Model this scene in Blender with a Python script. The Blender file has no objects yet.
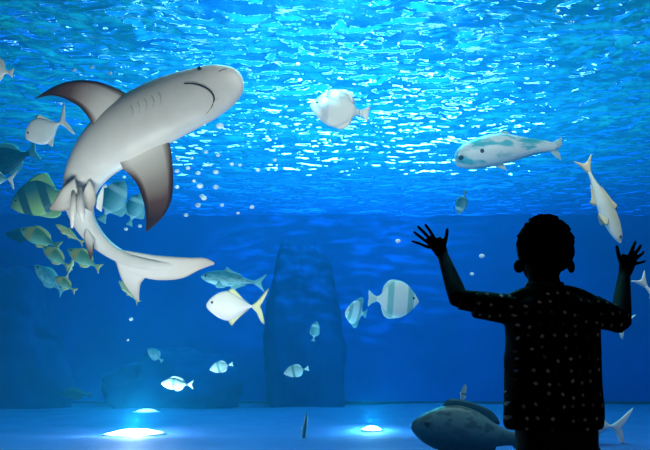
import bpy, bmesh, math, random
from mathutils import Vector, Matrix, noise
from mathutils.bvhtree import BVHTree
random.seed(7)
S = bpy.context.scene
COL = S.collection
R = math.radians

# ------------------------------------------------------------------ camera
F = 600.0
PITCH = math.atan(145 / 600)
CZ = 0.67
CAM = Vector((0, 0, CZ))
FWD = Vector((0, math.cos(PITCH), math.sin(PITCH)))
UP = Vector((0, -math.sin(PITCH), math.cos(PITCH)))
RT = Vector((1, 0, 0))
cd = bpy.data.cameras.new('camera')
cd.sensor_width = 36; cd.lens = F / 650 * 36; cd.clip_end = 100
co = bpy.data.objects.new('camera', cd); COL.objects.link(co)
co.location = CAM; co.rotation_euler = (R(90) + PITCH, 0, 0)
S.camera = co

def ray(px, py):
    return FWD + RT * ((px - 325) / F) + UP * ((225 - py) / F)
def P(px, py, s):                       # point at depth s along the view axis
    return CAM + ray(px, py) * s
def PY(px, py, Y):                      # point on the vertical plane y = Y
    d = ray(px, py)
    return CAM + d * (Y / d.y)
def PZ(px, py, Z):                      # point on the horizontal plane z = Z
    d = ray(px, py)
    return CAM + d * ((Z - CZ) / d.z)

# ------------------------------------------------------------------ materials
def new_mat(name):
    m = bpy.data.materials.new(name); m.use_nodes = True
    m.node_tree.nodes.clear()
    return m, m.node_tree.nodes, m.node_tree.links

def N(nodes, t, **kw):
    n = nodes.new(t)
    for k, v in kw.items():
        if k in n.inputs: n.inputs[k].default_value = v
        else: setattr(n, k, v)
    return n

def rgba(c): return (c[0], c[1], c[2], 1)

def plain(name, col, rough=.6, var=.15, scale=8, spec=.3, metal=0, bump=0):
    m, n, l = new_mat(name)
    out = N(n, 'ShaderNodeOutputMaterial'); b = N(n, 'ShaderNodeBsdfPrincipled', Roughness=rough)
    b.inputs['Specular IOR Level'].default_value = spec; b.inputs['Metallic'].default_value = metal
    tc = N(n, 'ShaderNodeTexCoord'); nz = N(n, 'ShaderNodeTexNoise', Scale=scale, Detail=3)
    l.new(tc.outputs['Object'], nz.inputs['Vector'])
    mx = N(n, 'ShaderNodeMix', data_type='RGBA')
    mx.inputs[6].default_value = rgba([c * (1 - var) for c in col]); mx.inputs[7].default_value = rgba([min(1, c * (1 + var)) for c in col])
    l.new(nz.outputs['Fac'], mx.inputs[0]); l.new(mx.outputs[2], b.inputs['Base Color'])
    if bump:
        bp = N(n, 'ShaderNodeBump', Strength=bump, Distance=.02)
        l.new(nz.outputs['Fac'], bp.inputs['Height']); l.new(bp.outputs[0], b.inputs['Normal'])
    l.new(b.outputs[0], out.inputs[0])
    return m

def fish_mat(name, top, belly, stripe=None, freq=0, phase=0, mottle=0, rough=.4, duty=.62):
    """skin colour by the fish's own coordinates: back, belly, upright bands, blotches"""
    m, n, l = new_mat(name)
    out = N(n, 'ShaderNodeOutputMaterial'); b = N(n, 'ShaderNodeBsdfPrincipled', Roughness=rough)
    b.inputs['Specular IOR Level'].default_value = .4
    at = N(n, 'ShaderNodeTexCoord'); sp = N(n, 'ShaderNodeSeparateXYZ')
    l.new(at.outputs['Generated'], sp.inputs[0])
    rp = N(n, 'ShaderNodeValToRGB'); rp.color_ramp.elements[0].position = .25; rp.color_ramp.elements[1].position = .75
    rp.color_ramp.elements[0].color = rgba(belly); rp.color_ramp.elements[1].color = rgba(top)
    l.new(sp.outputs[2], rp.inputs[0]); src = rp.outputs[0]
    nz = N(n, 'ShaderNodeTexNoise', Scale=7, Detail=3); l.new(at.outputs['Generated'], nz.inputs['Vector'])
    if stripe:
        a = N(n, 'ShaderNodeMath', operation='MULTIPLY_ADD'); a.inputs[1].default_value = freq * 6.283; a.inputs[2].default_value = phase
        l.new(sp.outputs[0], a.inputs[0])
        s = N(n, 'ShaderNodeMath', operation='SINE'); l.new(a.outputs[0], s.inputs[0])
        g = N(n, 'ShaderNodeValToRGB'); g.color_ramp.elements[0].position = duty; g.color_ramp.elements[1].position = min(1, duty + .15)
        g.color_ramp.elements[0].color = (0, 0, 0, 1); g.color_ramp.elements[1].color = (1, 1, 1, 1)
        h = N(n, 'ShaderNodeMath', operation='MULTIPLY_ADD'); h.inputs[1].default_value = .5; h.inputs[2].default_value = .5
        l.new(s.outputs[0], h.inputs[0]); l.new(h.outputs[0], g.inputs[0])
        mx = N(n, 'ShaderNodeMix', data_type='RGBA'); l.new(g.outputs[0], mx.inputs[0]); l.new(src, mx.inputs[6])
        mx.inputs[7].default_value = rgba(stripe); src = mx.outputs[2]
    if mottle:
        g = N(n, 'ShaderNodeValToRGB'); g.color_ramp.elements[0].position = .5; g.color_ramp.elements[1].position = .58
        l.new(nz.outputs['Fac'], g.inputs[0])
        mu = N(n, 'ShaderNodeMath', operation='MULTIPLY'); mu.inputs[1].default_value = mottle; l.new(g.outputs[0], mu.inputs[0])
        mx = N(n, 'ShaderNodeMix', data_type='RGBA'); l.new(mu.outputs[0], mx.inputs[0]); l.new(src, mx.inputs[6])
        mx.inputs[7].default_value = rgba([c * .35 for c in top]); src = mx.outputs[2]
    l.new(src, b.inputs['Base Color']); l.new(b.outputs[0], out.inputs[0])
    return m

# ------------------------------------------------------------------ mesh helpers
def link(name, me, mat, parent=None, smooth=True):
    o = bpy.data.objects.new(name, me); COL.objects.link(o)
    if mat: me.materials.append(mat)
    if smooth: me.polygons.foreach_set('use_smooth', [True] * len(me.polygons))
    if parent is not None: o.parent = parent
    return o
def mesh(name, vs, fs):
    me = bpy.data.meshes.new(name); me.from_pydata([tuple(v) for v in vs], [], fs); me.validate()
    bm = bmesh.new(); bm.from_mesh(me); bmesh.ops.recalc_face_normals(bm, faces=bm.faces); bm.to_mesh(me); bm.free()
    return me
def empty(name, loc, rot=None):
    o = bpy.data.objects.new(name, None); COL.objects.link(o); o.empty_display_size = .05
    if rot is not None: o.matrix_world = Matrix.Translation(loc) @ rot.to_4x4()
    else: o.location = loc
    return o
def tag(o, label, cat, group=None):
    o['label'] = label; o['category'] = cat
    if group: o['group'] = group
    return o
def box(name, x0, x1, y0, y1, z0, z1, mat, structure=True):
    vs = [(x, y, z) for x in (x0, x1) for y in (y0, y1) for z in (z0, z1)]
    fs = [(0, 1, 3, 2), (4, 6, 7, 5), (0, 4, 5, 1), (2, 3, 7, 6), (0, 2, 6, 4), (1, 5, 7, 3)]
    o = link(name, mesh(name, vs, fs), mat, smooth=False)
    if structure: o['kind'] = 'structure'
    return o
def catmull(pts, n):
    """n+1 points on a smooth curve through pts (tuples of any length)"""
    out = []; m = len(pts) - 1
    for i in range(n + 1):
        t = i / n * m; k = min(int(t), m - 1); u = t - k
        p0 = pts[max(k - 1, 0)]; p1 = pts[k]; p2 = pts[k + 1]; p3 = pts[min(k + 2, m)]
        out.append(tuple(.5 * ((2 * b) + (-a + c) * u + (2 * a - 5 * b + 4 * c - d) * u * u + (-a + 3 * b - 3 * c + d) * u ** 3)
                         for a, b, c, d in zip(p0, p1, p2, p3)))
    return out
def rings_mesh(name, rings, cap=True):
    vs = [v for r in rings for v in r]; k = len(rings[0]); fs = []
    for i in range(len(rings) - 1):
        for j in range(k):
            fs.append((i * k + j, i * k + (j + 1) % k, (i + 1) * k + (j + 1) % k, (i + 1) * k + j))
    if cap:
        fs.append(tuple(range(k))); fs.append(tuple((len(rings) - 1) * k + j for j in range(k)))
    return mesh(name, vs, fs)
def tube(name, pts, rad, k=8):
    """round tube through 3D points, radii a number or a list"""
    pts = [Vector(p) for p in pts]; rings = []
    if not hasattr(rad, '__len__'): rad = [rad] * len(pts)
    nrm = None
    for i, p in enumerate(pts):
        t = (pts[min(i + 1, len(pts) - 1)] - pts[max(i - 1, 0)]).normalized()
        if nrm is None: nrm = t.orthogonal().normalized()
        nrm = (nrm - t * nrm.dot(t)).normalized(); b = t.cross(nrm)
        rings.append([p + (nrm * math.cos(a) + b * math.sin(a)) * rad[i] for a in [2 * math.pi * j / k for j in range(k)]])
    return rings_mesh(name, rings)
def foil(name, lead, trail, nrm, thick, n=14, edge=.12):
    """a fin: leading and trailing edge polylines (3D), foil section between them, thickness along nrm"""
    A = catmull([tuple(p) for p in lead], n); B = catmull([tuple(p) for p in trail], n); rings = []
    c = [0, .04, .15, .35, .6, .82, 1.0]; h = [0, .45, .85, 1, .75, .35, .06]
    for i in range(n + 1):
        a = Vector(A[i]); b = Vector(B[i]); s = i / n; t = thick * (1 - s) ** .8 + thick * edge
        ring = [a.lerp(b, c[k]) + nrm * h[k] * t for k in range(7)] + [a.lerp(b, c[k]) - nrm * h[k] * t for k in range(6, 0, -1)]
        rings.append(ring)
    return rings_mesh(name, rings)
def attr(me, name, vals):
    a = me.attributes.new(name, 'FLOAT', 'POINT'); a.data.foreach_set('value', vals)
def evaluated(o):
    dg = bpy.context.evaluated_depsgraph_get(); ev = o.evaluated_get(dg)
    me = bpy.data.meshes.new_from_object(ev); return me
def fuse(name, meshes, mat, parent=None, voxel=.006, smooth_it=6, disp=None):
    """several closed shells of ONE body grown into one continuous skin"""
    bm = bmesh.new()
    for m in meshes: bm.from_mesh(m)
    me = bpy.data.meshes.new(name); bm.to_mesh(me); bm.free()
    t = bpy.data.objects.new('tmp', me); COL.objects.link(t)
    r = t.modifiers.new('r', 'REMESH'); r.mode = 'VOXEL'; r.voxel_size = voxel; r.use_smooth_shade = True
    s = t.modifiers.new('s', 'SMOOTH'); s.factor = .5; s.iterations = smooth_it
    out = evaluated(t); out.name = name; out.materials.clear()
    bpy.data.objects.remove(t)
    if disp:
        bm = bmesh.new(); bm.from_mesh(out); bm.normal_update()
        for v in bm.verts: v.co += v.normal * disp(v.co)
        bm.to_mesh(out); bm.free()
    return link(name, out, mat, parent)
def ball(c, rx, ry=None, rz=None, rot=None, seg=20):
    bm = bmesh.new(); bmesh.ops.create_uvsphere(bm, u_segments=seg, v_segments=seg // 2 + 2, radius=1)
    M = Matrix.Translation(Vector(c)) @ (rot.to_4x4() if rot else Matrix.Identity(4)) @ Matrix.Diagonal((rx, ry or rx, rz or rx, 1))
    bmesh.ops.transform(bm, matrix=M, verts=bm.verts)
    me = bpy.data.meshes.new('b'); bm.to_mesh(me); bm.free(); return me

#@@TANK
# ------------------------------------------------------------------ the tank and the room
GY = 2.10            # inner face of the viewing window
BACK = 9.6; TOPZ = 3.15; BED = .2; HX = 8.0
dark = plain('dark_room_paint', (.02, .02, .025), .8)
box('floor', -5, 5, -3.5, GY, -.12, 0, plain('dark_carpet', (.012, .012, .014), .95, scale=60))
box('ceiling', -5, 5, -3.5, GY, 2.7, 2.8, dark)
box('wall_left', -5.1, -5, -3.5, GY, 0, 2.7, dark)
box('wall_right', 5, 5.1, -3.5, GY, 0, 2.7, dark)
box('wall_rear', -5, 5, -3.6, -3.5, 0, 2.7, dark)
box('wall_front_lower', -HX, HX, GY, GY + .12, -.1, .16, dark)
box('wall_front_upper', -HX, HX, GY, GY + .12, 2.5, 4.2, dark)
box('wall_front_left', -HX, -3.6, GY, GY + .12, .16, 2.5, dark)
box('wall_front_right', 3.6, HX, GY, GY + .12, .16, 2.5, dark)
# acrylic viewing window: clear, the photograph shows no reflection in it
gm, n, l = new_mat('clear_acrylic'); o_ = N(n, 'ShaderNodeOutputMaterial'); t_ = N(n, 'ShaderNodeBsdfTransparent', Color=(1, 1, 1, 1)); l.new(t_.outputs[0], o_.inputs[0])
box('window_1', -3.6, 3.6, GY + .02, GY + .10, .16, 2.5, gm)
# tank shell, painted blue, rough rendered
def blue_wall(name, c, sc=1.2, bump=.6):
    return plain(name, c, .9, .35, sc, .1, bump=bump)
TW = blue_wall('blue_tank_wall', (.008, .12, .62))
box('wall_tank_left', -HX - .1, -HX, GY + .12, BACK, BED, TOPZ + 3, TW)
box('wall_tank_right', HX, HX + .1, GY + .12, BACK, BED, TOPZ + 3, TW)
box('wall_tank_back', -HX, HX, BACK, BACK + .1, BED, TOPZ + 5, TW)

# tank bed: pale sand with low ripples
def grid(name, x0, x1, y0, y1, nx, ny, zf, mat):
    vs = []; fs = []
    for j in range(ny + 1):
        for i in range(nx + 1):
            x = x0 + (x1 - x0) * i / nx; y = y0 + (y1 - y0) * j / ny
            vs.append((x, y, zf(x, y)))
    for j in range(ny):
        for i in range(nx):
            a = j * (nx + 1) + i; fs.append((a, a + 1, a + nx + 2, a + nx + 1))
    me = bpy.data.meshes.new(name); me.from_pydata(vs, [], fs)
    return link(name, me, mat)
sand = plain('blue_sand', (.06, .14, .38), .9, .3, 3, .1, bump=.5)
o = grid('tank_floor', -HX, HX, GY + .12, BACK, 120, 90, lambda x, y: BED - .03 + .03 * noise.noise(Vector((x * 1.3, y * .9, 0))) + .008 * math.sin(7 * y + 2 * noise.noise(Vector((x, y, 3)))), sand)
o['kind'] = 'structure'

# water surface seen from beneath
wm, n, l = new_mat('rippling_water')
out = N(n, 'ShaderNodeOutputMaterial')
tc = N(n, 'ShaderNodeTexCoord'); mp = N(n, 'ShaderNodeMapping'); l.new(tc.outputs['Object'], mp.inputs['Vector'])
mp.inputs['Scale'].default_value = (.85, 1.3, 1)
n1 = N(n, 'ShaderNodeTexNoise', Scale=2.9, Detail=1.0, Roughness=.5, Distortion=.3); l.new(mp.outputs[0], n1.inputs['Vector'])
n2 = N(n, 'ShaderNodeTexNoise', Scale=8.5, Detail=.7, Distortion=.1); l.new(mp.outputs[0], n2.inputs['Vector'])
ad = N(n, 'ShaderNodeMath', operation='MULTIPLY_ADD'); ad.inputs[1].default_value = .35
l.new(n2.outputs['Fac'], ad.inputs[0]); l.new(n1.outputs['Fac'], ad.inputs[2])
bp = N(n, 'ShaderNodeBump', Strength=1.0, Distance=.5); l.new(ad.outputs[0], bp.inputs['Height'])
gl = N(n, 'ShaderNodeBsdfGlass', Roughness=0.05, IOR=1.33); gl.inputs['Color'].default_value = (.82, 1, 1, 1)
l.new(bp.outputs[0], gl.inputs['Normal'])
tr = N(n, 'ShaderNodeBsdfTransparent')
ms = N(n, 'ShaderNodeMixShader', Fac=.86); l.new(tr.outputs[0], ms.inputs[1]); l.new(gl.outputs[0], ms.inputs[2])
tl = N(n, 'ShaderNodeBsdfTranslucent'); tl.inputs['Color'].default_value = (.08, .80, .78, 1); l.new(bp.outputs[0], tl.inputs['Normal'])
m2 = N(n, 'ShaderNodeMixShader', Fac=.035); l.new(ms.outputs[0], m2.inputs[1]); l.new(tl.outputs[0], m2.inputs[2])   # translucent tint puts a cyan glow into the surface
sy = N(n, 'ShaderNodeSeparateXYZ'); l.new(tc.outputs['Object'], sy.inputs[0])
mr = N(n, 'ShaderNodeMapRange'); mr.inputs['From Min'].default_value = 9.4; mr.inputs['From Max'].default_value = 5.5; mr.inputs['To Min'].default_value = 0; mr.inputs['To Max'].default_value = .024  # glow tint fades out towards the back to soften the wall junction
l.new(sy.outputs[1], mr.inputs['Value']); l.new(mr.outputs[0], m2.inputs[0])
l.new(m2.outputs[0], out.inputs[0])
surf = grid('water_surface', -HX, HX, GY + .12, BACK, 260, 150,
            lambda x, y: TOPZ + .035 * noise.noise(Vector((x * 1.6, y * 2.2, 1))) + .012 * noise.noise(Vector((x * 5, y * 6, 9))), wm)
surf['kind'] = 'structure'
# the water itself
vm, n, l = new_mat('blue_water'); out = N(n, 'ShaderNodeOutputMaterial')
va = N(n, 'ShaderNodeVolumeAbsorption', Density=.17); va.inputs['Color'].default_value = (.05, .70, 1, 1)
vs_ = N(n, 'ShaderNodeVolumeScatter', Density=.052); vs_.inputs['Color'].default_value = (.015, .46, .95, 1); vs_.inputs['Anisotropy'].default_value = .3
av = N(n, 'ShaderNodeAddShader'); l.new(va.outputs[0], av.inputs[0]); l.new(vs_.outputs[0], av.inputs[1]); l.new(av.outputs[0], out.inputs['Volume'])
w = box('water', -HX + .01, HX - .01, GY + .13, BACK - .01, BED - .1, TOPZ + .06, vm)

# added rocks that stand in for vague dark patches at the back wall
rock_m = plain('added_rock_dark', (.003, .055, .27), .95, .5, 2.5, .05, bump=.8)
def rock(px, py, s, w, h, seed, label):
    bm = bmesh.new(); bmesh.ops.create_icosphere(bm, subdivisions=5, radius=1)
    for v in bm.verts:
        c = v.co.copy(); q = c * 1.3 + Vector((seed * 7.1, 0, 0))
        k = 1 + .28 * noise.noise(q) + .14 * noise.noise(q * 2.7) + .06 * noise.noise(q * 6)
        v.co = Vector((c.x * w * k, c.y * .45 * k, c.z * h * k))
    me = bpy.data.meshes.new('added_rock'); bm.to_mesh(me); bm.free()
    o = link('added_rock', me, rock_m); p = P(px, py, s); o.location = (p.x, min(p.y, BACK - .75), BED + h * .3)
    tag(o, label, 'rock')
rock(5, 380, 9.2, 1.2, 1.35, 1, 'added dark blue rock mass at the bed under the school of fish')
rock(190, 385, 9.4, 1.0, .6, 2, 'added low dark blue rock behind the small pale fish')
rock(306, 380, 9.4, .55, 1.75, 3, 'added tall dark blue rock pillar at the middle of the back wall')
# ------------------------------------------------------------------ lights
def area(name, loc, target, sx, sy, power, col, spread=180):
    d = bpy.data.lights.new(name, 'AREA'); d.shape = 'RECTANGLE'; d.size = sx; d.size_y = sy; d.energy = power; d.color = col; d.spread = R(spread)
    o = bpy.data.objects.new(name, d); COL.objects.link(o); o.location = loc
    o.rotation_euler = (Vector(target) - Vector(loc)).to_track_quat('-Z', 'Y').to_euler(); return o
def spot(name, loc, target, power, col, ang=40, blend=.6, rad=.05):
    d = bpy.data.lights.new(name, 'SPOT'); d.energy = power; d.color = col; d.spot_size = R(ang); d.spot_blend = blend; d.shadow_soft_size = rad
    o = bpy.data.objects.new(name, d); COL.objects.link(o); o.location = loc
    o.rotation_euler = (Vector(target) - Vector(loc)).to_track_quat('-Z', 'Y').to_euler(); return o
# lamps hung over the water
for lx, ly, lz, lp in ((-2.6, 7.0, 7.2, 22), (-.8, 6.2, 7.0, 190), (1.0, 6.6, 7.0, 230), (2.6, 7.4, 7.2, 90), (-1.4, 9.0, 8.4, 110), (.6, 9.2, 8.4, 200), (2.0, 9.4, 8.6, 90)):
    area('overhead_lamp', (lx, ly, lz), (lx * .9, ly - .6, 0), .9, .5, lp * 4.9, (.12, .82, .93))
for lx, lp in ((-2.6, 8), (-.3, 18), (1.5, 22), (2.7, 13)):
    area('glint_helper', (lx, BACK - .1, TOPZ + .8), (lx, 5, TOPZ + .3), 1.0, .5, lp * .9, (.45, 1, 1))  # added panels above the far waterline that feed glints to the ripples
# submerged lamp behind the lower rim of the window
area('sill_lamp', (-1.0, 2.45, .22), (-1.15, 3.6, 1.9), 1.6, .15, 30, (1, .89, .79), 120)
# lamps standing on the bed: a low housing with a bright lens, and their light
def bed_lamp(px, py, r, power, col, label, strength):
    q = PZ(px, py, BED - .045); root = empty('underwater_lamp', q)
    hs = [[(math.cos(a) * rr, math.sin(a) * rr, z) for a in [2 * math.pi * j / 28 for j in range(28)]] for rr, z in ((r * 1.15, -.02), (r * 1.2, .02), (r * 1.12, .03), (r * .95, .033), (r * .9, .02))]
    link('lamp_housing', rings_mesh('lamp_housing', hs), plain('lamp_steel', (.75, .8, .85), .4), root)
    em, n, l = new_mat('lit_lens'); o_ = N(n, 'ShaderNodeOutputMaterial'); e_ = N(n, 'ShaderNodeEmission', Color=rgba(col), Strength=strength); l.new(e_.outputs[0], o_.inputs[0])
    ln = [[(math.cos(a) * rr, math.sin(a) * rr, z) for a in [2 * math.pi * j / 24 for j in range(24)]] for rr, z in ((r * .93, .024), (r * .88, .035), (r * .6, .05), (r * .25, .058), (r * .02, .06))]
    link('lamp_lens', rings_mesh('lamp_lens', ln), em, root)
    d = bpy.data.lights.new('lamp_glow', 'POINT'); d.energy = power; d.color = col; d.shadow_soft_size = .03
    o = bpy.data.objects.new('lamp_glow', d); COL.objects.link(o); o.parent = root; o.location = (0, 0, .10)
    tag(root, label, 'lamp')
bed_lamp(134, 437, .2, 62, (.8, .95, 1), 'brightest white underwater lamp glowing low on the tank bed', 30)
bed_lamp(372, 433, .08, 26, (.35, .9, 1), 'smaller cyan white lamp added on the bed for a bright patch, between the white lamp and the grouper', 12)  # added lamp where the bed has only a vague bright patch
bed_lamp(146, 414, .14, 1.5, (.35, .9, 1), 'dim cyan lamp added on the bed for a glint behind the brightest white one', 5)  # small glint on the bed built as an added lamp
spot('bed_beam', (-7.2, 7.6, .75), (-.5, 7.0, BED), 260, (.2, .6, 1), 9, .9, .02)  # added spot without fixture, lays a pale streak along the bed
area('front_fill', (1.3, 2.5, 2.8), (1.4, 5.5, 1.2), 3.0, .25, 42, (1, .93, .86), 150)  # added unseen front fill that brightens the fish and bubbles
# added spot below the surface: noise mask imitates ripple light on the back wall
sp_ = spot('ripple_gobo', (-.2, 3.3, 3.0), (.3, BACK, 2.75), 2800, (.2, .75, 1), 46, .9, .02)
sp_.data.use_nodes = True; n = sp_.data.node_tree.nodes; l = sp_.data.node_tree.links
em = [q for q in n if q.type == 'EMISSION'][0]
tc = N(n, 'ShaderNodeTexCoord'); mp = N(n, 'ShaderNodeMapping'); mp.inputs['Scale'].default_value = (11, 42, 11); l.new(tc.outputs['Normal'], mp.inputs[0])
nz = N(n, 'ShaderNodeTexNoise', Scale=1.6, Detail=1.5, Distortion=.4); l.new(mp.outputs[0], nz.inputs['Vector'])
rp = N(n, 'ShaderNodeValToRGB'); rp.color_ramp.elements[0].position = .48; rp.color_ramp.elements[1].position = .72; l.new(nz.outputs['Fac'], rp.inputs[0])
l.new(rp.outputs[0], em.inputs['Strength'])
# dim hall behind the visitor
area('hall_lamp', (1.2, -2.5, 2.5), (.7, 1.8, .8), .6, .6, 6, (1, .9, .8))
wd = bpy.data.worlds.new('world'); S.world = wd; wd.use_nodes = True
wd.node_tree.nodes['Background'].inputs[0].default_value = (.02, .12, .3, 1); wd.node_tree.nodes['Background'].inputs[1].default_value = .15

S.view_settings.view_transform = 'Standard'; S.view_settings.look = 'None'; S.view_settings.gamma = 1
S.cycles.caustics_refractive = False; S.cycles.caustics_reflective = False
S.view_settings.exposure = 0; S.view_settings.use_curve_mapping = False
#@@END_TANK
#@@FISH
# ------------------------------------------------------------------ the shark
CR = Matrix((RT, UP, -FWD)).transposed()          # camera-aligned axes (x right, y up, z towards the viewer)
def make_shark():
    s0 = 3.55
    root_loc = P(110, 150, s0)
    root = empty('shark', root_loc)
    def W(px, py, dz=0.0):                        # dz metres beyond s0
        return P(px, py, s0 + dz) - root_loc
    u = s0 / F                                    # metres per pixel
    st = [(242.5, 78, 3, .00), (240, 79, 10, .00), (235, 81, 15.5, .0), (225, 85, 21.5, .0), (212, 90, 25.5, 0), (198, 96, 28, 0), (180, 103, 30, 0), (160, 112, 31.5, 0),
          (140, 123, 32, .02), (120, 136, 31, .04), (103, 150, 27, .07), (90, 166, 22.5, .10), (81, 184, 18.5, .14), (79, 203, 15, .18), (84, 221, 12, .22),
          (94, 236, 10, .24), (107, 248, 8, .25), (121, 256.5, 7, .24), (136, 262, 6.5, .22), (155, 265.5, 5.5, .20), (178, 266, 4, .17), (200, 264.5, 2.2, .13)]
    cur = catmull(st, 90); rings = []; dorsal = []; K = 28
    for i, c in enumerate(cur):
        a = cur[max(i - 1, 0)]; b = cur[min(i + 1, len(cur) - 1)]
        dx, dy = b[0] - a[0], b[1] - a[1]; L = math.hypot(dx, dy) or 1
        nx, ny = -dy / L, dx / L                   # sideways in the picture plane (+ = towards lower edge for the head)
        base = W(c[0], c[1], c[3]); w = c[2] * u; t = i / 90
        side = (RT * nx - UP * ny)
        # belly flatter than the back
        ring = []
        for j in range(K):
            an = 2 * math.pi * j / K; cs, sn = math.cos(an), math.sin(an)
            depth = w * (.62 if sn < 0 else .80)   # sn<0 : belly, towards the viewer
            e = .9
            x = math.copysign(abs(cs) ** e, cs) * w; z = math.copysign(abs(sn) ** e, sn) * depth
            ring.append(base + side * x + FWD * z)
            dorsal.append(max(0, min(1, (sn - .05) * 4 + .2 * noise.noise(Vector((i * .15, j * .3, 0))))))
        rings.append(ring)
    me = rings_mesh('body', rings)
    attr(me, 'back', dorsal)
    m, n, l = new_mat('shark_skin'); out = N(n, 'ShaderNodeOutputMaterial'); b = N(n, 'ShaderNodeBsdfPrincipled', Roughness=.45)
    b.inputs['Specular IOR Level'].default_value = .35
    a1 = N(n, 'ShaderNodeAttribute'); a1.attribute_name = 'back'
    nz = N(n, 'ShaderNodeTexNoise', Scale=9, Detail=4); tc = N(n, 'ShaderNodeTexCoord'); l.new(tc.outputs['Object'], nz.inputs['Vector'])
    r1 = N(n, 'ShaderNodeMix', data_type='RGBA'); r1.inputs[6].default_value = (.50, .46, .42, 1); r1.inputs[7].default_value = (.66, .61, .57, 1); l.new(nz.outputs['Fac'], r1.inputs[0])
    r2 = N(n, 'ShaderNodeMix', data_type='RGBA'); l.new(a1.outputs['Fac'], r2.inputs[0]); l.new(r1.outputs[2], r2.inputs[6]); r2.inputs[7].default_value = (.55, .56, .55, 1)
    l.new(r2.outputs[2], b.inputs['Base Color']); l.new(b.outputs[0], out.inputs[0])
    body = link('body', me, m, root)
    # fin skin: dusky towards the tip and along the edges
    fm, n, l = new_mat('shark_fin_skin'); out = N(n, 'ShaderNodeOutputMaterial'); b = N(n, 'ShaderNodeBsdfPrincipled', Roughness=.8); b.inputs['Specular IOR Level'].default_value = .05
    a1 = N(n, 'ShaderNodeAttribute'); a1.attribute_name = 'dusk'
    rp = N(n, 'ShaderNodeValToRGB'); e = rp.color_ramp.elements; e[0].position = .05; e[0].color = (.66, .60, .55, 1); e[1].position = .8; e[1].color = (.025, .012, .012, 1)
    x = rp.color_ramp.elements.new(.3); x.color = (.30, .25, .22, 1); x = rp.color_ramp.elements.new(.55); x.color = (.09, .045, .04, 1)
    l.new(a1.outputs['Fac'], rp.inputs[0]); l.new(rp.outputs[0], b.inputs['Base Color']); l.new(b.outputs[0], out.inputs[0])
    def fin(name, lead, trail, thick, dusk=1.0, edge=.12, dz=None, nn=20):
        A = [W(*p) for p in lead]; B = [W(*p) for p in trail]
        f = foil(name, A, B, FWD, thick, nn, edge)
        k = 13; vals = []
        for i in range(nn + 1):
            s = i / nn
            for j in range(k):
                c = [0, .04, .15, .35, .6, .82, 1, 1, .82, .6, .35, .15, .04][j]
                v = s ** 1.5 * 1.05 + max(0, .16 - c) * 3.2 * min(1, s * 5) + max(0, c - .85) * 4 * min(1, s * 3)
                vals.append(min(1, v) * dusk)
        attr(f, 'dusk', vals)
        return link(name, f, fm, root)
    fin('pectoral_fin', [(136, 98, .0), (128, 94, -.01), (116, 88, -.03), (100, 82, -.06), (84, 80, -.09), (68, 81.5, -.12), (52, 87.5, -.15), (35, 98.5, -.18)],
        [(104, 146, .0), (96, 131, -.02), (90, 120, -.03), (82, 109.5, -.06), (74, 103.5, -.09), (63, 98, -.12), (50, 95.5, -.15), (34.5, 99, -.18)], .026)
    fin('pectoral_fin', [(160, 132, .0), (169, 142, .0), (172, 158, -.02), (173, 172, -.04), (173, 187, -.06), (171, 202, -.08), (162, 218, -.1), (147, 231.5, -.12)],
        [(116, 150, .0), (122, 167, .0), (131, 176, -.02), (138, 186, -.04), (142, 197, -.06), (145, 208, -.08), (146, 220, -.1), (146, 231.5, -.12)], .026, .95)
    # pelvic fins and claspers
    fin('pelvic_fin', [(74, 178, .02), (63, 187, .02), (56, 198, .0), (49.5, 208, -.02)], [(82, 206, .02), (72, 209, .02), (61, 211, .0), (50, 209.5, -.02)], .012, .35)
    fin('pelvic_fin', [(90, 180, .04), (95, 190, .04), (96, 200, .03), (93, 210, .02)], [(80, 200, .04), (84, 207, .04), (88, 210, .03), (92, 211.5, .02)], .010, .3)
    sm = m
    for x0, x1, y1 in ((74, 72, 228), (80, 83, 222)):
        link('clasper', tube('clasper', [W(x0, 188, .03), W(x0 - .3, 200, -.01), W((x0 + x1) / 2, 212, -.02), W(x1, y1, -.01)], [.012, .019, .022, .006], 10), sm, root)
    fin('anal_fin', [(86, 226, .20), (84, 236, .18), (86, 246, .17), (90, 259, .17)], [(95, 240, .20), (94, 246, .18), (93.5, 252, .17), (91, 259.5, .17)], .008, .75)
    fin('rear_dorsal_fin', [(103, 186, .20), (98, 196, .23), (96, 208, .25)], [(104, 187, .2), (103, 200, .25), (101.5, 212, .27)], .008, 0)
    # caudal fin: long upper lobe, short lower lobe
    fin('tail_fin', [(118, 249, .24), (150, 254.5, .22), (170, 256.5, .18), (190, 257.5, .14), (205, 258, .12), (214.5, 262.5, .10)],
        [(128, 273, .24), (150, 279, .22), (168, 280, .18), (184, 277.5, .14), (200, 269.5, .12), (214, 264.5, .10)], .014, .22)
    fin('tail_fin_lobe', [(113, 254, .24), (117, 266, .25), (121.5, 279, .26), (129, 291, .27), (138, 301.5, .28)],
        [(150, 262, .22), (146, 276, .24), (141, 283, .25), (139.5, 291, .27), (139, 301.5, .28)], .014, .2)
    # mouth, eye, nostril, gill slits laid on the skin
    bm = bmesh.new(); bm.from_mesh(me); bv = BVHTree.FromBMesh(bm)
    def on(px, py, lift=.0):
        o = CAM - root_loc; d = ray(px, py).normalized(); h = bv.ray_cast(o, d)
        if h[0] is None:
            q = bv.find_nearest(W(px, py)); return q[0]
        return h[0] - d * lift
    dk = plain('mouth_line', (.02, .012, .012), .6)
    pts = [on(x, y) for x, y in catmull([(184, 83.5), (193, 83.5), (201, 85.5), (208, 89), (213, 94.5), (214, 101), (211, 108), (206, 114)], 24)]
    link('mouth', tube('mouth', pts, [.0012 + .0045 * math.sin(math.pi * min(1, (i + 1) / 25 * 1.1 + .05)) ** .5 if i < 22 else .0015 for i in range(25)], 8), dk, root)
    lp = plain('shark_lip', (.55, .48, .45), .5)
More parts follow.
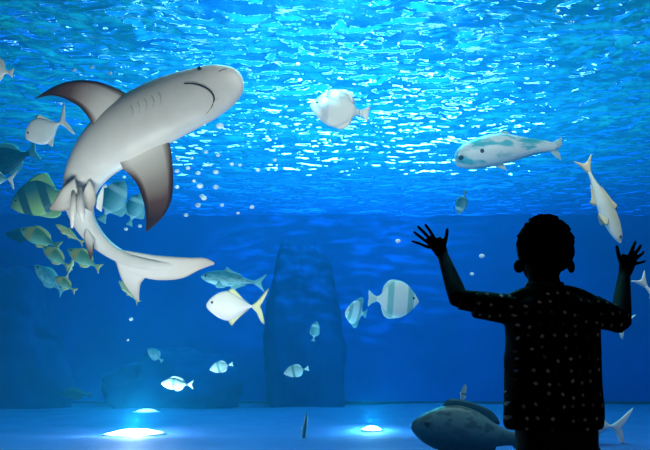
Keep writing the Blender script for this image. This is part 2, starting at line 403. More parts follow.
    link('jaw_fold', tube('jaw_fold', [on(x, y) for x, y in catmull([(213, 104), (216, 99.5), (219, 99)], 8)], .004, 8), lp, root)
    gm2 = plain('gill_slit', (.40, .36, .33), .6)
    for k in range(5):
        x = 158 - 7 * k; y = 92 + 3.2 * k
        pts = [on(x + a, y + b) for a, b in catmull([(0, 0), (2.5, 4), (3, 8), (2, 12)], 8)]
        link('gill_slit', tube('gill_slit', pts, [.001, .002, .0025, .0028, .0028, .0025, .002, .0015, .001], 6), gm2, root)
    for q_ in (on(199.5, 68.8), bv.find_nearest(W(222, 112, .11))[0]):
        e = link('eye', ball(q_, .0135, .0135, .0135), plain('shark_eye', (.01, .01, .01), .15, spec=.6), root)
    link('nostril', tube('nostril', [on(x, y) for x, y in ((219, 71.5), (223, 69.5), (227, 69))], .0025, 6), dk, root)
    bm.free()
    tag(root, 'large shark seen from below, curled tail, dark-tipped fins, pale grey belly', 'shark')
make_shark()

# ------------------------------------------------------------------ fish
KINDS = {
 # profile: (t along the body from nose, top, bottom) in body lengths; thick: half width
 'disc':  dict(prof=[(0, .01, -.01), (.06, .10, -.09), (.16, .22, -.20), (.3, .35, -.31), (.48, .42, -.38), (.66, .38, -.35), (.82, .22, -.21), (.93, .08, -.08), (1, .06, -.06)], th=.10,
               tail=[(0, .05), (.10, .10), (.20, .17), (.19, 0), (.20, -.17), (.10, -.10), (0, -.05)],
               dors=[(.38, .37), (.55, .43), (.72, .42), (.84, .30), (.88, .15), (.7, .28)], anal=[(.42, -.34), (.58, -.40), (.74, -.39), (.84, -.29), (.88, -.15), (.7, -.26)]),
 'bat':   dict(prof=[(0, .02, -.02), (.05, .12, -.10), (.14, .24, -.20), (.28, .37, -.30), (.45, .44, -.38), (.62, .42, -.38), (.78, .28, -.26), (.92, .08, -.08), (1, .06, -.06)], th=.10,
               tail=[(0, .055), (.1, .11), (.19, .16), (.2, .05), (.2, -.05), (.19, -.16), (.1, -.11), (0, -.055)],
               dors=[(.34, .38), (.5, .5), (.68, .56), (.82, .52), (.86, .34), (.88, .14), (.66, .32)], anal=[(.4, -.34), (.55, -.46), (.72, -.53), (.84, -.48), (.86, -.3), (.88, -.14), (.66, -.3)]),
 'pomp':  dict(prof=[(0, .03, -.03), (.05, .11, -.09), (.15, .2, -.17), (.3, .28, -.26), (.47, .30, -.30), (.65, .22, -.24), (.82, .10, -.11), (.94, .03, -.035), (1, .028, -.028)], th=.09,
               tail=[(-.02, .03), (.10, .13), (.26, .31), (.335, .37), (.26, .20), (.145, 0), (.22, -.19), (.25, -.36), (.17, -.30), (.07, -.12), (-.02, -.03)],
               dors=[(.44, .29), (.50, .35), (.60, .33), (.80, .14), (.93, .05), (.7, .18)], anal=[(.46, -.29), (.55, -.40), (.62, -.32), (.80, -.15), (.93, -.05), (.7, -.19)]),
 'oval':  dict(prof=[(0, .01, -.01), (.06, .07, -.06), (.18, .15, -.14), (.36, .22, -.20), (.55, .22, -.20), (.75, .14, -.13), (.92, .05, -.05), (1, .045, -.045)], th=.08,
               tail=[(0, .04), (.10, .10), (.2, .17), (.15, 0), (.2, -.17), (.10, -.10), (0, -.04)],
               dors=[(.25, .18), (.4, .28), (.6, .28), (.8, .2), (.86, .08), (.6, .18)], anal=[(.5, -.19), (.6, -.26), (.78, -.2), (.86, -.08), (.7, -.14)]),
 'slim':  dict(prof=[(0, .012, -.012), (.05, .045, -.04), (.15, .085, -.075), (.32, .115, -.10), (.5, .11, -.10), (.7, .075, -.07), (.88, .03, -.03), (1, .022, -.022)], th=.06,
               tail=[(-.02, .022), (.09, .07), (.2, .13), (.12, 0), (.2, -.13), (.09, -.07), (-.02, -.022)],
               dors=[(.40, .10), (.45, .17), (.55, .13), (.78, .07), (.6, .08)], anal=[(.55, -.09), (.62, -.16), (.68, -.11), (.85, -.05), (.7, -.06)]),
 'group': dict(prof=[(0, .02, -.04), (.06, .08, -.10), (.16, .15, -.16), (.3, .22, -.20), (.46, .24, -.20), (.64, .20, -.17), (.82, .11, -.10), (.94, .07, -.07), (1, .065, -.065)], th=.12,
               tail=[(-.01, .06), (.08, .12), (.18, .15), (.21, 0), (.18, -.15), (.08, -.12), (-.01, -.06)],
               dors=[(.26, .19), (.32, .28), (.46, .29), (.6, .27), (.76, .22), (.84, .11), (.6, .18)], anal=[(.6, -.16), (.68, -.25), (.78, -.22), (.84, -.1), (.72, -.12)]),
}
SHAPES = {}
def flat_fin(pts, th):
    """thin fin with a thick root and fine edge: outline pts (x, z)"""
    n = len(pts); sm = catmull([tuple(p) for p in pts] + [tuple(pts[0])], n * 4)[:-1]
    cx = sum(p[0] for p in sm) / len(sm); cz = sum(p[1] for p in sm) / len(sm); k = len(sm)
    vs = []; fs = []
    for sc, y in ((1, 0), (.75, th), (.3, th * 1.3)):
        vs += [(cx + (p[0] - cx) * sc, y, cz + (p[1] - cz) * sc) for p in sm]
    for sc, y in ((.75, -th), (.3, -th * 1.3)):
        vs += [(cx + (p[0] - cx) * sc, y, cz + (p[1] - cz) * sc) for p in sm]
    def band(a, b):
        for j in range(k): fs.append((a * k + j, a * k + (j + 1) % k, b * k + (j + 1) % k, b * k + j))
    band(0, 1); band(1, 2); band(3, 0); band(4, 3)
    fs.append(tuple(2 * k + j for j in range(k))); fs.append(tuple(4 * k + j for j in reversed(range(k))))
    return mesh('fin', vs, fs)
def fish_shapes(kind):
    """mesh data per kind, in body lengths: nose at x=+.5, tail root at x=-.5"""
    if kind in SHAPES: return SHAPES[kind]
    K = KINDS[kind]; rings = []; k = 20
    for t, a, b in catmull(K['prof'], 26):
        c = (a + b) / 2; h = (a - b) / 2
        w = K['th'] * max(.06, math.sin(math.pi * min(1, t * .62 + .10)) ** .9) * min(1, (t / .1 + .15)) * (1 if t < .6 else 1 - (t - .6) * 1.9)
        rings.append([(.5 - t, math.sin(q) * w, c + math.copysign(abs(math.cos(q)) ** .92, math.cos(q)) * h) for q in [2 * math.pi * j / k for j in range(k)]])
    d = dict(body=rings_mesh('body', rings), eye=None)
    d['tail_fin'] = flat_fin([(-.5 - x, z) for x, z in K['tail']], .012)
    d['dorsal_fin'] = flat_fin([(.5 - x, z) for x, z in K['dors']], .010)
    d['anal_fin'] = flat_fin([(.5 - x, z) for x, z in K['anal']], .010)
    pf = flat_fin([(.24, .02), (.14, .06), (.05, .03), (.02, -.03), (.10, -.05), (.22, -.02)], .006)
    d['pectoral_fin'] = pf
    # where the eye sits
    pr = catmull(K['prof'], 40); e = min(pr, key=lambda p: abs(p[0] - (.13 if kind != 'slim' else .09)))
    d['eye_at'] = (.5 - e[0], (e[1] + e[2]) / 2 + (e[1] - e[2]) * .17)
    SHAPES[kind] = d; return d
BV = {}
def fish(name, kind, px, py, L, s, face, tilt, mats, label, cat='fish', group=None, yaw=0, detail=2, hscale=1, roll=0, thick=1, skip=()):
    """L: body+tail length in px at depth s; face -1 looks to the left of the view; tilt degrees (nose up +)"""
    d = fish_shapes(kind); size = L * s / F / 1.18
    body_m, fin_m = mats[0], mats[1]
    T = Matrix(((face, 0, 0), (0, 0, 1), (0, -face, 0)))           # local x,y,z -> camera x,y,z
    Q = CR @ Matrix.Rotation(R(tilt) * face, 3, 'Z') @ Matrix.Rotation(R(yaw), 3, 'Y') @ Matrix.Rotation(R(roll), 3, 'X') @ T
    root = empty(name, P(px, py, s)); 
    M = Q @ Matrix.Diagonal((size, size * thick, size * hscale))
    def add(nm, me, mat, tr=None):
        c = me.copy(); c.materials.clear()
        mm = M.to_4x4() @ (tr or Matrix.Identity(4)) @ Matrix.Translation((.09, 0, 0))
        # bake shape in the fish's own axes, orientation on the root
        c.transform(Matrix.Diagonal((size, size * thick, size * hscale, 1)) @ (tr or Matrix.Identity(4)) @ Matrix.Translation((.09, 0, 0)))
        return link(nm, c, mat, root)
    add('body', d['body'], body_m)
    for f in ('tail_fin', 'dorsal_fin', 'anal_fin'):
        if f not in skip: add(f, d[f], fin_m)
    if detail >= 1:
        ex, ez = d['eye_at']; h = KINDS[kind]['th'] * (.58 if kind != 'slim' else .5)
        for sgn in ((1, -1) if detail >= 2 else (1, -1)):
            add('eye', ball((ex, sgn * h * .85, ez), .028 if kind != 'slim' else .018, .02, .028 if kind != 'slim' else .018, seg=12), EYE)
    if detail >= 2:
        for sgn in (1, -1):
            tr = Matrix.Translation((.0, sgn * KINDS[kind]['th'] * .8, -.03)) @ Matrix.Rotation(R(-22) * sgn, 4, 'Z') @ Matrix.Rotation(R(14), 4, 'Y')
            add('pectoral_fin', d['pectoral_fin'], fin_m, tr)
    root.matrix_world = Matrix.Translation(P(px, py, s)) @ Q.to_4x4()
    return tag(root, label, cat, group)
EYE = plain('fish_eye', (.01, .01, .012), .15, spec=.6)

white = fish_mat('pale_pink_silver_skin', (.86, .78, .74), (.90, .86, .82)); whitefin = plain('pale_fin', (.85, .8, .76), .5)
cream = fish_mat('cream_silver_skin', (.88, .85, .74), (.92, .88, .85)); yelfin = plain('pale_yellow_fin', (.82, .80, .42), .5)
bandw = fish_mat('pearl_grey_skin', (.74, .64, .56), (.86, .72, .62), (.62, .54, .52), 1.6, 1.0, duty=.8); greyfin = plain('grey_fin', (.45, .48, .44), .5)
pearl = fish_mat('teal_banded_pearl', (.82, .86, .80), (.85, .9, .82), (.25, .55, .50), 2.1, 3.6, duty=.72); pearlfin = plain('pearl_fin', (.6, .8, .72), .5)
gband = fish_mat('green_banded_skin', (.03, .16, .17), (.34, .50, .16), (.02, .10, .11), 2.6, 2.2, duty=.6); gfin = plain('green_yellow_fin', (.35, .55, .22), .5)
green = fish_mat('olive_green_skin', (.08, .24, .12), (.22, .48, .32), (.40, .38, .12), 1.2, 2.5, duty=.8); olfin = plain('olive_fin', (.50, .52, .20), .5)
yell = fish_mat('yellow_green_skin', (.42, .50, .18), (.60, .66, .32)); 
teal = fish_mat('teal_skin', (.05, .26, .30), (.30, .58, .55), None, mottle=.5); tealfin = plain('teal_fin', (.18, .45, .45), .5)
tband = fish_mat('teal_banded_skin', (.03, .20, .24), (.20, .45, .45), (.40, .62, .62), 1.6, .6, duty=.8)
dteal = fish_mat('dark_teal_skin', (.01, .06, .09), (.02, .10, .13), None, mottle=.6); dfin = plain('dark_fin', (.02, .08, .10), .5)
slimm = fish_mat('cream_striped_skin', (.62, .56, .38), (.86, .84, .76)); goldfin = plain('gold_fin', (.72, .58, .36), .5)
smallp = fish_mat('pale_aqua_skin', (.30, .46, .42), (.52, .62, .55), (.10, .25, .25), 2.0, 1.2, duty=.8)

fish('spadefish', 'disc', 339, 109.5, 59, 4.6, -1, 8, (bandw, bandw), 'round pearl-grey fish above the centre of the tank, small dark-edged tail', hscale=.95)
fish('pompano', 'pomp', 46, 129, 44, 4.0, -1, -24, (white, whitefin), 'pinkish white fish just below the raised fin of the shark', hscale=1.25)
fish('pompano', 'disc', -4, 70, 34, 3.8, -1, 10, (white, whitefin), 'white fish cut off by the picture edge, above all the other fish')
fish('pompano', 'pomp', -3, 178, 32, 4.4, -1, 5, (teal, whitefin), 'pale forked tail of a fish reaching in from the picture edge')
fish('batfish', 'oval', 8, 160, 62, 6.2, -1, -18, (dteal, tealfin), 'dim blue-green fish behind and above the forked tail at the picture edge', hscale=1.2)
fish('batfish', 'bat', 42, 198, 60, 4.9, -1, -18, (gband, gfin), 'large dark green banded fish with yellowish belly beside the shark', hscale=.85, yaw=12)
fish('batfish', 'bat', 113, 201, 46, 5.4, 1, 60, (tband, tealfin), 'teal banded fish seen through the loop of the shark tail, nearer the tail', hscale=.8)
fish('batfish', 'bat', 135, 209, 34, 5.6, 1, 70, (tband, tealfin), 'smaller teal banded fish in the tail loop, beside the dark fin tip', hscale=.75)
sch = [(40, 238, 44, 'oval', -1, 24, 5.0, green, olfin, 'topmost olive green fish of the school under the shark'),
       (70, 234, 34, 'slim', -1, 34, 4.6, yell, olfin, 'slim yellow-green fish of the school touching the shark claspers'),
       (56, 257, 34, 'oval', -1, 38, 4.8, green, olfin, 'olive fish in the middle of the school, nose under the topmost one'),
       (84, 259, 38, 'oval', -1, 30, 4.7, green, olfin, 'olive fish of the school closest to the white anal fin of the shark'),
       (70, 268, 22, 'slim', 1, 70, 4.9, yell, yelfin, 'small upright yellow fish in the middle of the school'),
       (65, 284, 26, 'oval', -1, 34, 4.6, green, olfin, 'small olive green fish at the lower end of the school'),
       (49, 279, 40, 'oval', -1, 44, 5.9, teal, tealfin, 'dim teal fish behind the lower end of the school'),
       (129, 292, 30, 'slim', -1, 48, 4.7, yell, olfin, 'slim green fish behind the lower tail lobe of the shark'),
       (20, 236, 30, 'oval', -1, 8, 7.0, dteal, dfin, 'faint dark fish beyond the school, beside its topmost fish')]
for px, py, L, k, fc, ti, s, m1, m2, lb in sch:
    fish('snapper', k, px, py, L, s, fc, ti, (m1, m2), lb, group='school of green fish under the shark')
fish('pompano', 'pomp', 234, 306, 55, 3.9, -1, 1, (cream, yelfin), 'bright cream pompano with a pale yellow forked tail', hscale=1.05)
fish('pompano', 'slim', 233, 280, 64, 5.2, -1, 6, (teal, tealfin), 'dim teal fish swimming just above the bright cream pompano', hscale=1.3)
fish('butterflyfish', 'oval', 177, 384, 32, 5.0, -1, 2, (smallp, pearlfin), 'small pale oval fish low over the bed, above the bright lamp pool')
fish('butterflyfish', 'disc', 221, 367, 24, 5.4, -1, -14, (smallp, pearlfin), 'small pale fish between the oval one and the fish at the dark middle', hscale=.7)
fish('butterflyfish', 'disc', 296, 371, 25, 5.3, -1, -12, (smallp, pearlfin), 'small pale fish low in the dark middle of the tank', hscale=.72)
fish('butterflyfish', 'disc', 155, 355, 19, 6.4, -1, 40, (teal, tealfin), 'tiny dim teal fish above the small pale oval fish', hscale=.8)
fish('butterflyfish', 'disc', 315, 331, 20, 5.8, 1, 80, (tband, tealfin), 'tiny upright teal fish beyond the banded pair', hscale=.7)
fish('butterflyfish', 'disc', 462, 203, 25, 5.6, -1, -72, (tband, tealfin), 'small upright teal fish under the pale blunt-headed fish', hscale=.65)
fish('angelfish', 'bat', 356, 313, 36, 5.3, -1, 14, (pearl, tealfin), 'teal banded angelfish, smaller one of the pair beside the raised hand', hscale=.95, yaw=50)
fish('angelfish', 'disc', 394, 300, 50, 4.9, 1, -4, (pearl, pearlfin), 'big round pearl angelfish, larger one of the banded pair', hscale=1.1)
fish('striped_fish', 'slim', 602, 201, 92, 4.2, 1, -66, (slimm, goldfin), 'slender cream fish diving nose down beside the head of the child', hscale=.95)
fish('striped_fish', 'slim', 663, 308, 80, 4.0, 1, -52, (white, whitefin), 'pale fish leaving past the picture edge beyond the raised hand', hscale=1.0)
fish('pompano', 'pomp', 598, 316, 56, 4.4, -1, 20, (cream, whitefin), 'white fish mostly hidden behind the shirt sleeve under the raised arm', hscale=.8)
fish('pompano', 'pomp', 590, 424, 66, 4.2, -1, 6, (cream, whitefin), 'pale fish with a sickle tail half hidden behind the hip of the child', hscale=1.0)
fish('surgeonfish', 'oval', 76, 394, 32, 6.6, -1, 4, (dteal, dfin), 'small dark fish over the bed, beyond the bright lamp pool', hscale=.8)
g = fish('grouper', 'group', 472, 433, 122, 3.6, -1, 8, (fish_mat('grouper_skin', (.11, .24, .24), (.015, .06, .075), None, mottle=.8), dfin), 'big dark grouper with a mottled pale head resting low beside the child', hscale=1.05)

# pale blunt-headed fish under the rippling surface
def blunt():
    s = 5.0; loc = P(507, 152, s); root = empty('nurse_shark', loc)
    st = [(455.5, 158, 5), (458, 157.5, 9), (464, 156, 12.5), (474, 154, 15), (488, 151, 16.5), (502, 149, 15.5), (516, 148, 12.5), (530, 147, 9), (543, 146.5, 6.5), (556, 147, 4)]
    rings = []
    for x, y, w in catmull(st, 40):
        ww = w * s / F
        rings.append([P(x, y, s) - loc + UP * math.cos(a) * ww + (FWD * math.sin(a)) * ww * .9 for a in [2 * math.pi * j / 20 for j in range(20)]])
    m = fish_mat('blotched_pale_skin', (.80, .74, .70), (.70, .68, .64), None, mottle=.0)
    n = m.node_tree.nodes; l = m.node_tree.links; b = [q for q in n if q.type == 'BSDF_PRINCIPLED'][0]; src = b.inputs['Base Color'].links[0].from_socket
    nz = N(n, 'ShaderNodeTexNoise', Scale=4.5, Detail=3); tc = N(n, 'ShaderNodeTexCoord'); l.new(tc.outputs['Generated'], nz.inputs['Vector'])
    g = N(n, 'ShaderNodeValToRGB'); g.color_ramp.elements[0].position = .46; g.color_ramp.elements[1].position = .58; l.new(nz.outputs['Fac'], g.inputs[0])
    mx = N(n, 'ShaderNodeMix', data_type='RGBA'); l.new(g.outputs[0], mx.inputs[0]); l.new(src, mx.inputs[6]); mx.inputs[7].default_value = (.08, .42, .46, 1); l.new(mx.outputs[2], b.inputs['Base Color'])
    link('body', rings_mesh('body', rings), m, root)
    def ff(name, lead, trail, th=.012):
        A = [P(x, y, s) - loc for x, y in lead]; B = [P(x, y, s) - loc for x, y in trail]
        link(name, foil(name, A, B, FWD, th, 10), TM, root)
    TM = plain('blunt_fish_fin', (.50, .58, .55), .5)
    ff('dorsal_fin', [(492, 137), (498, 133), (506, 131)], [(520, 139), (514, 136), (507, 131.5)])
    ff('tail_fin', [(550, 144.5), (555, 141), (562, 137)], [(550, 149), (557, 149), (562, 145)])
    ff('tail_fin', [(548, 148), (552, 154), (560, 160)], [(556, 148), (560, 154), (561, 160)])
    ff('pectoral_fin', [(484, 158), (494, 166), (506, 170)], [(500, 160), (505, 166), (507, 170.5)])
    for x, y in ((461, 157.5), (482, 151)):
        link('eye', ball(P(x, y, s - .105) - loc, .021, seg=12), EYE, root)
    tag(root, 'pale blunt-headed shark with teal blotches under the rippling water', 'shark')
blunt()

# thin cleaner fish standing upright over the bed
fish('pipefish', 'slim', 304, 434, 44, 4.6, 1, 82, (dteal, tealfin), 'thin dark upright fish over the bed, lighter at its lower end', hscale=.5, detail=1)

fish('cleaner_fish', 'slim', 463, 396, 24, 3.9, 1, 78, (smallp, pearlfin), 'tiny pale upright fish hovering over the head of the grouper', hscale=1.1, detail=1)
# air bubbles
bub = plain('air_bubble', (.88, .95, .97), .12, spec=.8)  # opaque white puts the glint of clear bubbles into the colour
BP = [(220, 126, 6), (206, 152, 3.5), (192, 158, 3), (188, 168, 3.5), (198, 173, 4), (216, 172, 4.5), (200, 186, 5), (202, 196, 4), (216, 187, 4.5), (198, 205, 4.5), (204, 198, 4.5), (186, 215, 3.6),
      (222, 205, 3.2), (232, 164, 3.4), (240, 165, 3), (252, 207, 3.6), (238, 213, 2.6), (178, 158, 3.5), (177, 171, 3.8), (177, 187, 3.4), (258, 170, 3.4), (218, 155, 3.5), (210, 165, 2.6), (194, 181, 2.8),
      (74, 70, 3.2), (92, 67, 3.2), (110, 73, 3.2), (61, 103.5, 2.8), (472, 274, 3.2), (482, 256, 4.2), (398, 241, 4), (131, 319, 3), (128, 340, 2), (105, 186, 3.6), (124, 177, 3), (140, 226, 3.2), (126, 229, 3), (298, 64, 3.2), (300, 80, 3), (275, 160, 3)]
bp = None
for i, (px, py, dpx) in enumerate(BP):
    s = 4.3 + .5 * ((i * 37) % 10) / 10
    if bp is None:
        bp = link('air_bubble', ball((0, 0, 0), 1, 1, .8, seg=14), bub)
        bp['label'] = 'x'; o = bp
    else:
        o = bp.copy(); COL.objects.link(o)
    r = dpx * .62 * s / F
    o.location = P(px, py, s); o.scale = (r * 1.1, r, r)
    tag(o, 'largest white air bubble, just below the mouth of the shark' if i == 0 else 'small round white air bubble hanging in the blue water', 'bubble', 'air bubbles rising in the tank')
#@@END_FISH
#@@CHILD
# ------------------------------------------------------------------ the child at the window
def limb(pts, k=14):
    """tapering closed tube: pts = [(Vector, radius), ...]"""
    c = catmull([(*p, r) for p, r in pts], max(8, len(pts) * 5)); 
    me = tube('limb', [q[:3] for q in c], [max(.001, q[3]) for q in c], k); return me
def ellip_stack(st, k=28, sub=6):
    """st: (x, y, z, rx, ry) horizontal ellipses stacked upwards"""
    c = catmull(st, sub * len(st)); rings = []
    for x, y, z, rx, ry in c:
        rings.append([(x + math.copysign(abs(math.cos(a)) ** .9, math.cos(a)) * rx, y + math.copysign(abs(math.sin(a)) ** .9, math.sin(a)) * ry, z) for a in [2 * math.pi * j / k for j in range(k)]])
    return rings_mesh('stack', rings)
def make_child():
    Y = 1.84; u = 1 / 325
    root = empty('person', (PY(551, 400, Y).x, Y, 0))
    O = root.location.copy()
    def A(px, py, y=Y): return PY(px, py, y) - O
    M = []
    # trunk and neck (skin under the clothes)
    hip = A(556, 430); ch = A(551, 330); nk = A(545.5, 286); hd = A(545.5, 250)
    M.append(ellip_stack([(hip.x, .0, .47, .10, .075), (hip.x, .0, .56, .105, .078), (ch.x, 0, .68, .10, .075), (ch.x, 0, .80, .112, .08), (ch.x, .005, .87, .115, .07), (nk.x, .005, .915, .06, .05), (nk.x, .01, .94, .046, .046), (nk.x, .012, 1.0, .045, .045)]))
    # head
    hz = hd.z
    M.append(ball((hd.x, .015, hz + .012), .081, .092, .098, seg=28))
    M.append(ball((hd.x, .045, hz - .045), .060, .058, .058, seg=20))
    M.append(limb([((Vector((hd.x, .100, hz + .0))), .008), (Vector((hd.x, .112, hz - .018)), .012), (Vector((hd.x, .108, hz - .026)), .012)]))      # nose
    M.append(limb([((Vector((hd.x - .02, .093, hz - .052))), .006), (Vector((hd.x, .099, hz - .052)), .008), (Vector((hd.x + .02, .093, hz - .052)), .006)]))   # lips
    for px in (519.5, 571.5):
        e = A(px, 266); sg = 1 if px > 545 else -1
        M.append(ball((e.x, .005, e.z),   .012, .020, .022, rot=Matrix.Rotation(R(-30) * sg, 3, 'Z'), seg=16))
    # shoulders and arms
    GL = GY + .012
    def arm(sh, el, wr, palm, fingers, thumb, r=(.037, .033, .030, .0195)):
        s_, e_, w_, p_ = A(sh[0], sh[1], sh[2]), A(el[0], el[1], el[2]), A(wr[0], wr[1], wr[2]), A(palm[0], palm[1], palm[2])
        M.append(limb([(s_, r[0]), (s_.lerp(e_, .5), r[1] + .002), (e_, r[2] + .001)]))
        M.append(limb([(e_, r[2] + .001), (e_.lerp(w_, .3), r[2] - .001), (e_.lerp(w_, .7), r[3] + .004), (w_, r[3])]))
        M.append(limb([(w_.lerp(p_, -.15), r[3]), (w_.lerp(p_, .4), r[3])]))
        # palm: flattened
        d = (p_ - w_).normalized(); side = d.cross(Vector((0, 1, 0))).normalized()
        ca = w_ + (p_ - w_) * .98; rings = []
        for t, hw, hh in ((-.3, .017, .014), (0, .019, .014), (.4, .024, .014), (.9, .029, .0135), (1.3, .030, .012), (1.55, .025, .009)):
            c = w_ + (p_ - w_) * t
            rings.append([c + side * math.cos(a) * hw + Vector((0, 1, 0)) * math.sin(a) * hh for a in [2 * math.pi * j / 14 for j in range(14)]])
        M.append(rings_mesh('palm', rings))
        for (b, m, t, rr) in fingers + [thumb]:
            B, Mm, T = A(*b), A(*m), A(*t)
            M.append(limb([(p_.lerp(B, .55), rr), (B, rr), (Mm, rr), (Mm.lerp(T, .6), rr * .95), (T, rr * .75)], 10))
    gy = 2.082
    arm((507, 306, Y + .01), (459, 299.5, 1.86), (443.5, 257, 2.04), (437.5, 245, 2.065),
        [((434.5, 238.5, gy - .012), (430, 231, gy - .018), (425, 224, gy), .0062),
         ((431, 240, gy - .012), (424.5, 233, gy - .018), (417.5, 226, gy), .0063),
         ((428.5, 243, gy - .012), (421, 237.5, gy - .018), (413.5, 231.5, gy), .0060),
         ((429, 247.5, gy - .012), (420.5, 244, gy - .015), (411.5, 241, gy), .0055)],
        ((444, 246, gy - .014), (446, 238, gy - .016), (447.5, 228.5, gy), .0070))
    arm((593, 306, Y + .01), (620.5, 322, 1.86), (624, 276, 2.04), (627, 263.5, 2.065),
        [((629.5, 255.5, gy - .012), (632.5, 248.5, gy - .018), (635.5, 241.5, gy), .0064),
         ((632.5, 256.5, gy - .012), (637.5, 250.5, gy - .018), (641, 245, gy), .0062),
         ((634.5, 260, gy - .012), (639.5, 256, gy - .018), (644, 251.5, gy), .0058),
         ((633, 264.5, gy - .012), (639, 263, gy - .015), (645.5, 261, gy), .0054)],
        ((621, 263, gy - .014), (618.5, 254.5, gy - .016), (616.5, 245.5, gy), .0070))
    # clavicle span
    M.append(limb([(A(507, 307), .035), (A(528, 299), .038), (A(551, 297), .04), (A(574, 299), .038), (A(593, 307), .035)]))
    # legs and feet
    for sg in (-1, 1):
        x = hip.x + sg * .052
        M.append(limb([(Vector((x, 0, .50)), .062), (Vector((x, .005, .38)), .052), (Vector((x + sg * .004, .008, .28)), .041), (Vector((x + sg * .004, 0, .2)), .040), (Vector((x + sg * .004, -.004, .12)), .030), (Vector((x + sg * .004, -.004, .05)), .026)]))
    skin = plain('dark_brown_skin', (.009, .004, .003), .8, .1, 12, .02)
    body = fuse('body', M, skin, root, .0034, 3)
    # shirt: boxy short-sleeved, one shell
    Z = []
    hemL, hemR = A(502.5, 424), A(603, 424)
    def ring(pl, pr, py, ry, dy=0):
        a, b = A(pl, py), A(pr, py); return ((a.x + b.x) / 2, dy, (a.z + b.z) / 2, (b.x - a.x) / 2, ry)
    st = [ring(506, 601, 429, .098), ring(504, 602, 420, .104), ring(505, 601.5, 405, .106), ring(505.5, 599.5, 385, .106), ring(506, 598.5, 360, .104), ring(507, 597.5, 340, .102), ring(506, 598, 325, .099),
          ring(504, 599, 312, .088), ring(509, 593, 303, .074), ring(520, 578, 295.5, .056), ring(530, 563, 289, .050), ring(532, 559.5, 284.5, .047)]
    st = sorted(st, key=lambda q: q[2])
    Z.append(ellip_stack(st, 36, 5))
    def sleeve(pts):
        Z.append(limb([(A(*p[:3]), p[3]) for p in pts], 18))
    sleeve([(530, 310, Y, .050), (508, 309, Y, .047), (492, 307, Y + .005, .043), (480, 305.5, Y + .01, .041), (473.5, 304.5, Y + .01, .040)])
    sleeve([(575, 311, Y, .050), (594, 311, Y, .047), (606, 315.5, Y + .005, .044), (616, 319, Y + .01, .042), (622.5, 321, Y + .015, .040)])
    shm, n, l = new_mat('black_print_shirt'); out = N(n, 'ShaderNodeOutputMaterial'); b = N(n, 'ShaderNodeBsdfPrincipled', Roughness=.9)
    b.inputs['Specular IOR Level'].default_value = .05
    tc = N(n, 'ShaderNodeTexCoord'); sp = N(n, 'ShaderNodeSeparateXYZ'); l.new(tc.outputs['Object'], sp.inputs[0])
    cb = N(n, 'ShaderNodeCombineXYZ'); l.new(sp.outputs[0], cb.inputs[0]); l.new(sp.outputs[2], cb.inputs[1])
    wv = N(n, 'ShaderNodeTexNoise', Scale=9, Detail=1); l.new(tc.outputs['Object'], wv.inputs['Vector'])
    wa = N(n, 'ShaderNodeVectorMath', operation='MULTIPLY_ADD'); wa.inputs[1].default_value = (.03, .03, 0)
    l.new(wv.outputs['Color'], wa.inputs[0]); l.new(cb.outputs[0], wa.inputs[2])
    vo = N(n, 'ShaderNodeTexVoronoi', Scale=31, Randomness=.35, distance='MANHATTAN'); vo.voronoi_dimensions = '2D'; l.new(wa.outputs[0], vo.inputs['Vector'])
    lt = N(n, 'ShaderNodeMath', operation='LESS_THAN'); lt.inputs[1].default_value = .19; l.new(vo.outputs['Distance'], lt.inputs[0])
    pick = N(n, 'ShaderNodeSeparateColor'); l.new(vo.outputs['Color'], pick.inputs[0])
    gt = N(n, 'ShaderNodeMath', operation='POWER'); gt.inputs[1].default_value = 1.4; l.new(pick.outputs[0], gt.inputs[0])
    mu = N(n, 'ShaderNodeMath', operation='MULTIPLY'); l.new(lt.outputs[0], mu.inputs[0]); l.new(gt.outputs[0], mu.inputs[1])
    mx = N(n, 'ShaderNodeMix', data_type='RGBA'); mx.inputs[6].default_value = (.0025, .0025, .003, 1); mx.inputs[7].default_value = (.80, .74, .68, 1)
    l.new(mu.outputs[0], mx.inputs[0]); l.new(mx.outputs[2], b.inputs['Base Color']); l.new(b.outputs[0], out.inputs[0])
    fuse('shirt', Z, shm, root, .006, 7, lambda c: .004 * noise.noise(Vector((c.x * 16, c.y * 12, c.z * 9))) + .0015 * noise.noise(c * 45))
    link('shirt_collar', tube('shirt_collar', [(nk.x + math.cos(a) * .050, .008 + math.sin(a) * .049, A(545, 285.5).z + .004 * math.cos(a * 2)) for a in [2 * math.pi * j / 32 for j in range(33)]], .0075, 10), plain('black_collar', (.004, .004, .005), .9), root)
    # shorts
    T = [ellip_stack([(hip.x, 0, .40, .098, .082), (hip.x, 0, .46, .112, .088), (hip.x, 0, .52, .116, .09), (hip.x, 0, .58, .108, .085)])]
    for sg in (-1, 1):
        T.append(ellip_stack([(hip.x + sg * .060, .004, .27, .064, .068), (hip.x + sg * .058, 0, .34, .066, .070), (hip.x + sg * .056, 0, .45, .062, .074)]))
    fuse('shorts', T, plain('black_cotton', (.004, .004, .005), .95), root, .008, 4, lambda c: .003 * noise.noise(c * 14))
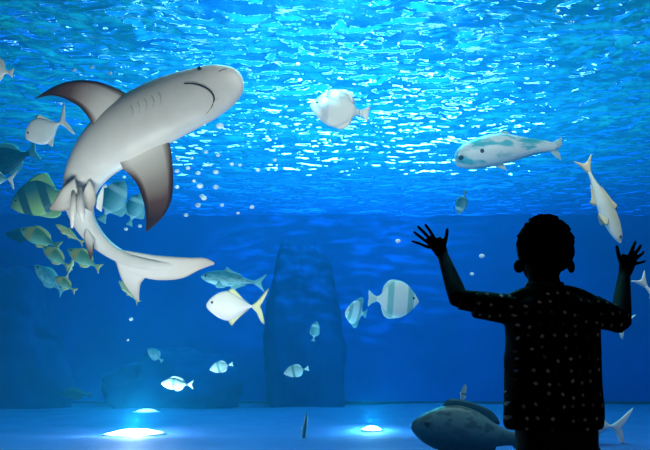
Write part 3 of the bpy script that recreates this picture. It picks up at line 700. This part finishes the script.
    # shoes
    for sg in (-1, 1):
        x = hip.x + sg * .056
        m = [ball((x, .035, .030), .034, .085, .030), ball((x, -.02, .045), .034, .042, .040), ball((x, .075, .028), .036, .045, .026)]
        sh = fuse('shoe', m, plain('black_shoe', (.008, .008, .009), .6), root, .005, 4)
        so = ellip_stack([(x, .028, .002, .037, .092), (x, .028, .012, .039, .094), (x, .028, .018, .037, .092)], 28, 3)
        link('sole', so, plain('grey_sole', (.05, .05, .05), .8), sh)
    # hair: short cap with tufts
    H = [ball((hd.x, .004, hz + .018), .080, .094, .088, seg=28), ball((hd.x, -.032, hz - .022), .070, .055, .058, seg=20)]
    for sg in (-1, 1): H.append(ball((hd.x + sg * .066, -.005, hz - .006), .017, .04, .035, seg=14))
    rr = random.Random(4)
    for i in range(150):
        th = rr.uniform(0, 2 * math.pi); ph = rr.uniform(.05, 1.75)
        d = Vector((math.cos(th) * math.sin(ph), math.sin(th) * math.sin(ph), math.cos(ph)))
        if d.y > .45 and d.z < .45: continue
        p = Vector((hd.x + d.x * .079, .004 + d.y * .090, hz + .022 + d.z * .088))
        q = p + d * rr.uniform(.002, .006) + Vector((.003, -.002, -.004))
        H.append(limb([(p - d * .01, .0085), (p, .008), (q, .004)], 7))
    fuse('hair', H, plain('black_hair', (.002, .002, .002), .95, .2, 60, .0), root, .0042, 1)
    # face
    for sg in (-1, 1):
        e = link('eye', ball((hd.x + sg * .031, .094, hz + .004), .0125, .010, .0105, seg=16), plain('eye_white', (.7, .68, .66), .3), root)
        link('iris', ball((hd.x + sg * .031, .1025, hz + .004), .0055, .0028, .0055, seg=12), plain('dark_iris', (.03, .015, .01), .2), e)
        link('eyebrow', tube('eyebrow', [(hd.x + sg * .018, .104, hz + .026), (hd.x + sg * .032, .101, hz + .030), (hd.x + sg * .045, .092, hz + .026)], [.002, .003, .0015], 8), plain('eyebrow_hair', (.01, .008, .007), .8), root)
    link('mouth', tube('mouth', [(hd.x - .019, .099, hz - .052), (hd.x, .1065, hz - .053), (hd.x + .019, .099, hz - .052)], [.002, .004, .002], 8), plain('lip', (.12, .04, .035), .5), root)
    tag(root, 'child seen from behind, dark speckled short-sleeved shirt, both hands raised against the glass', 'person')
make_child()
#@@END_CHILD
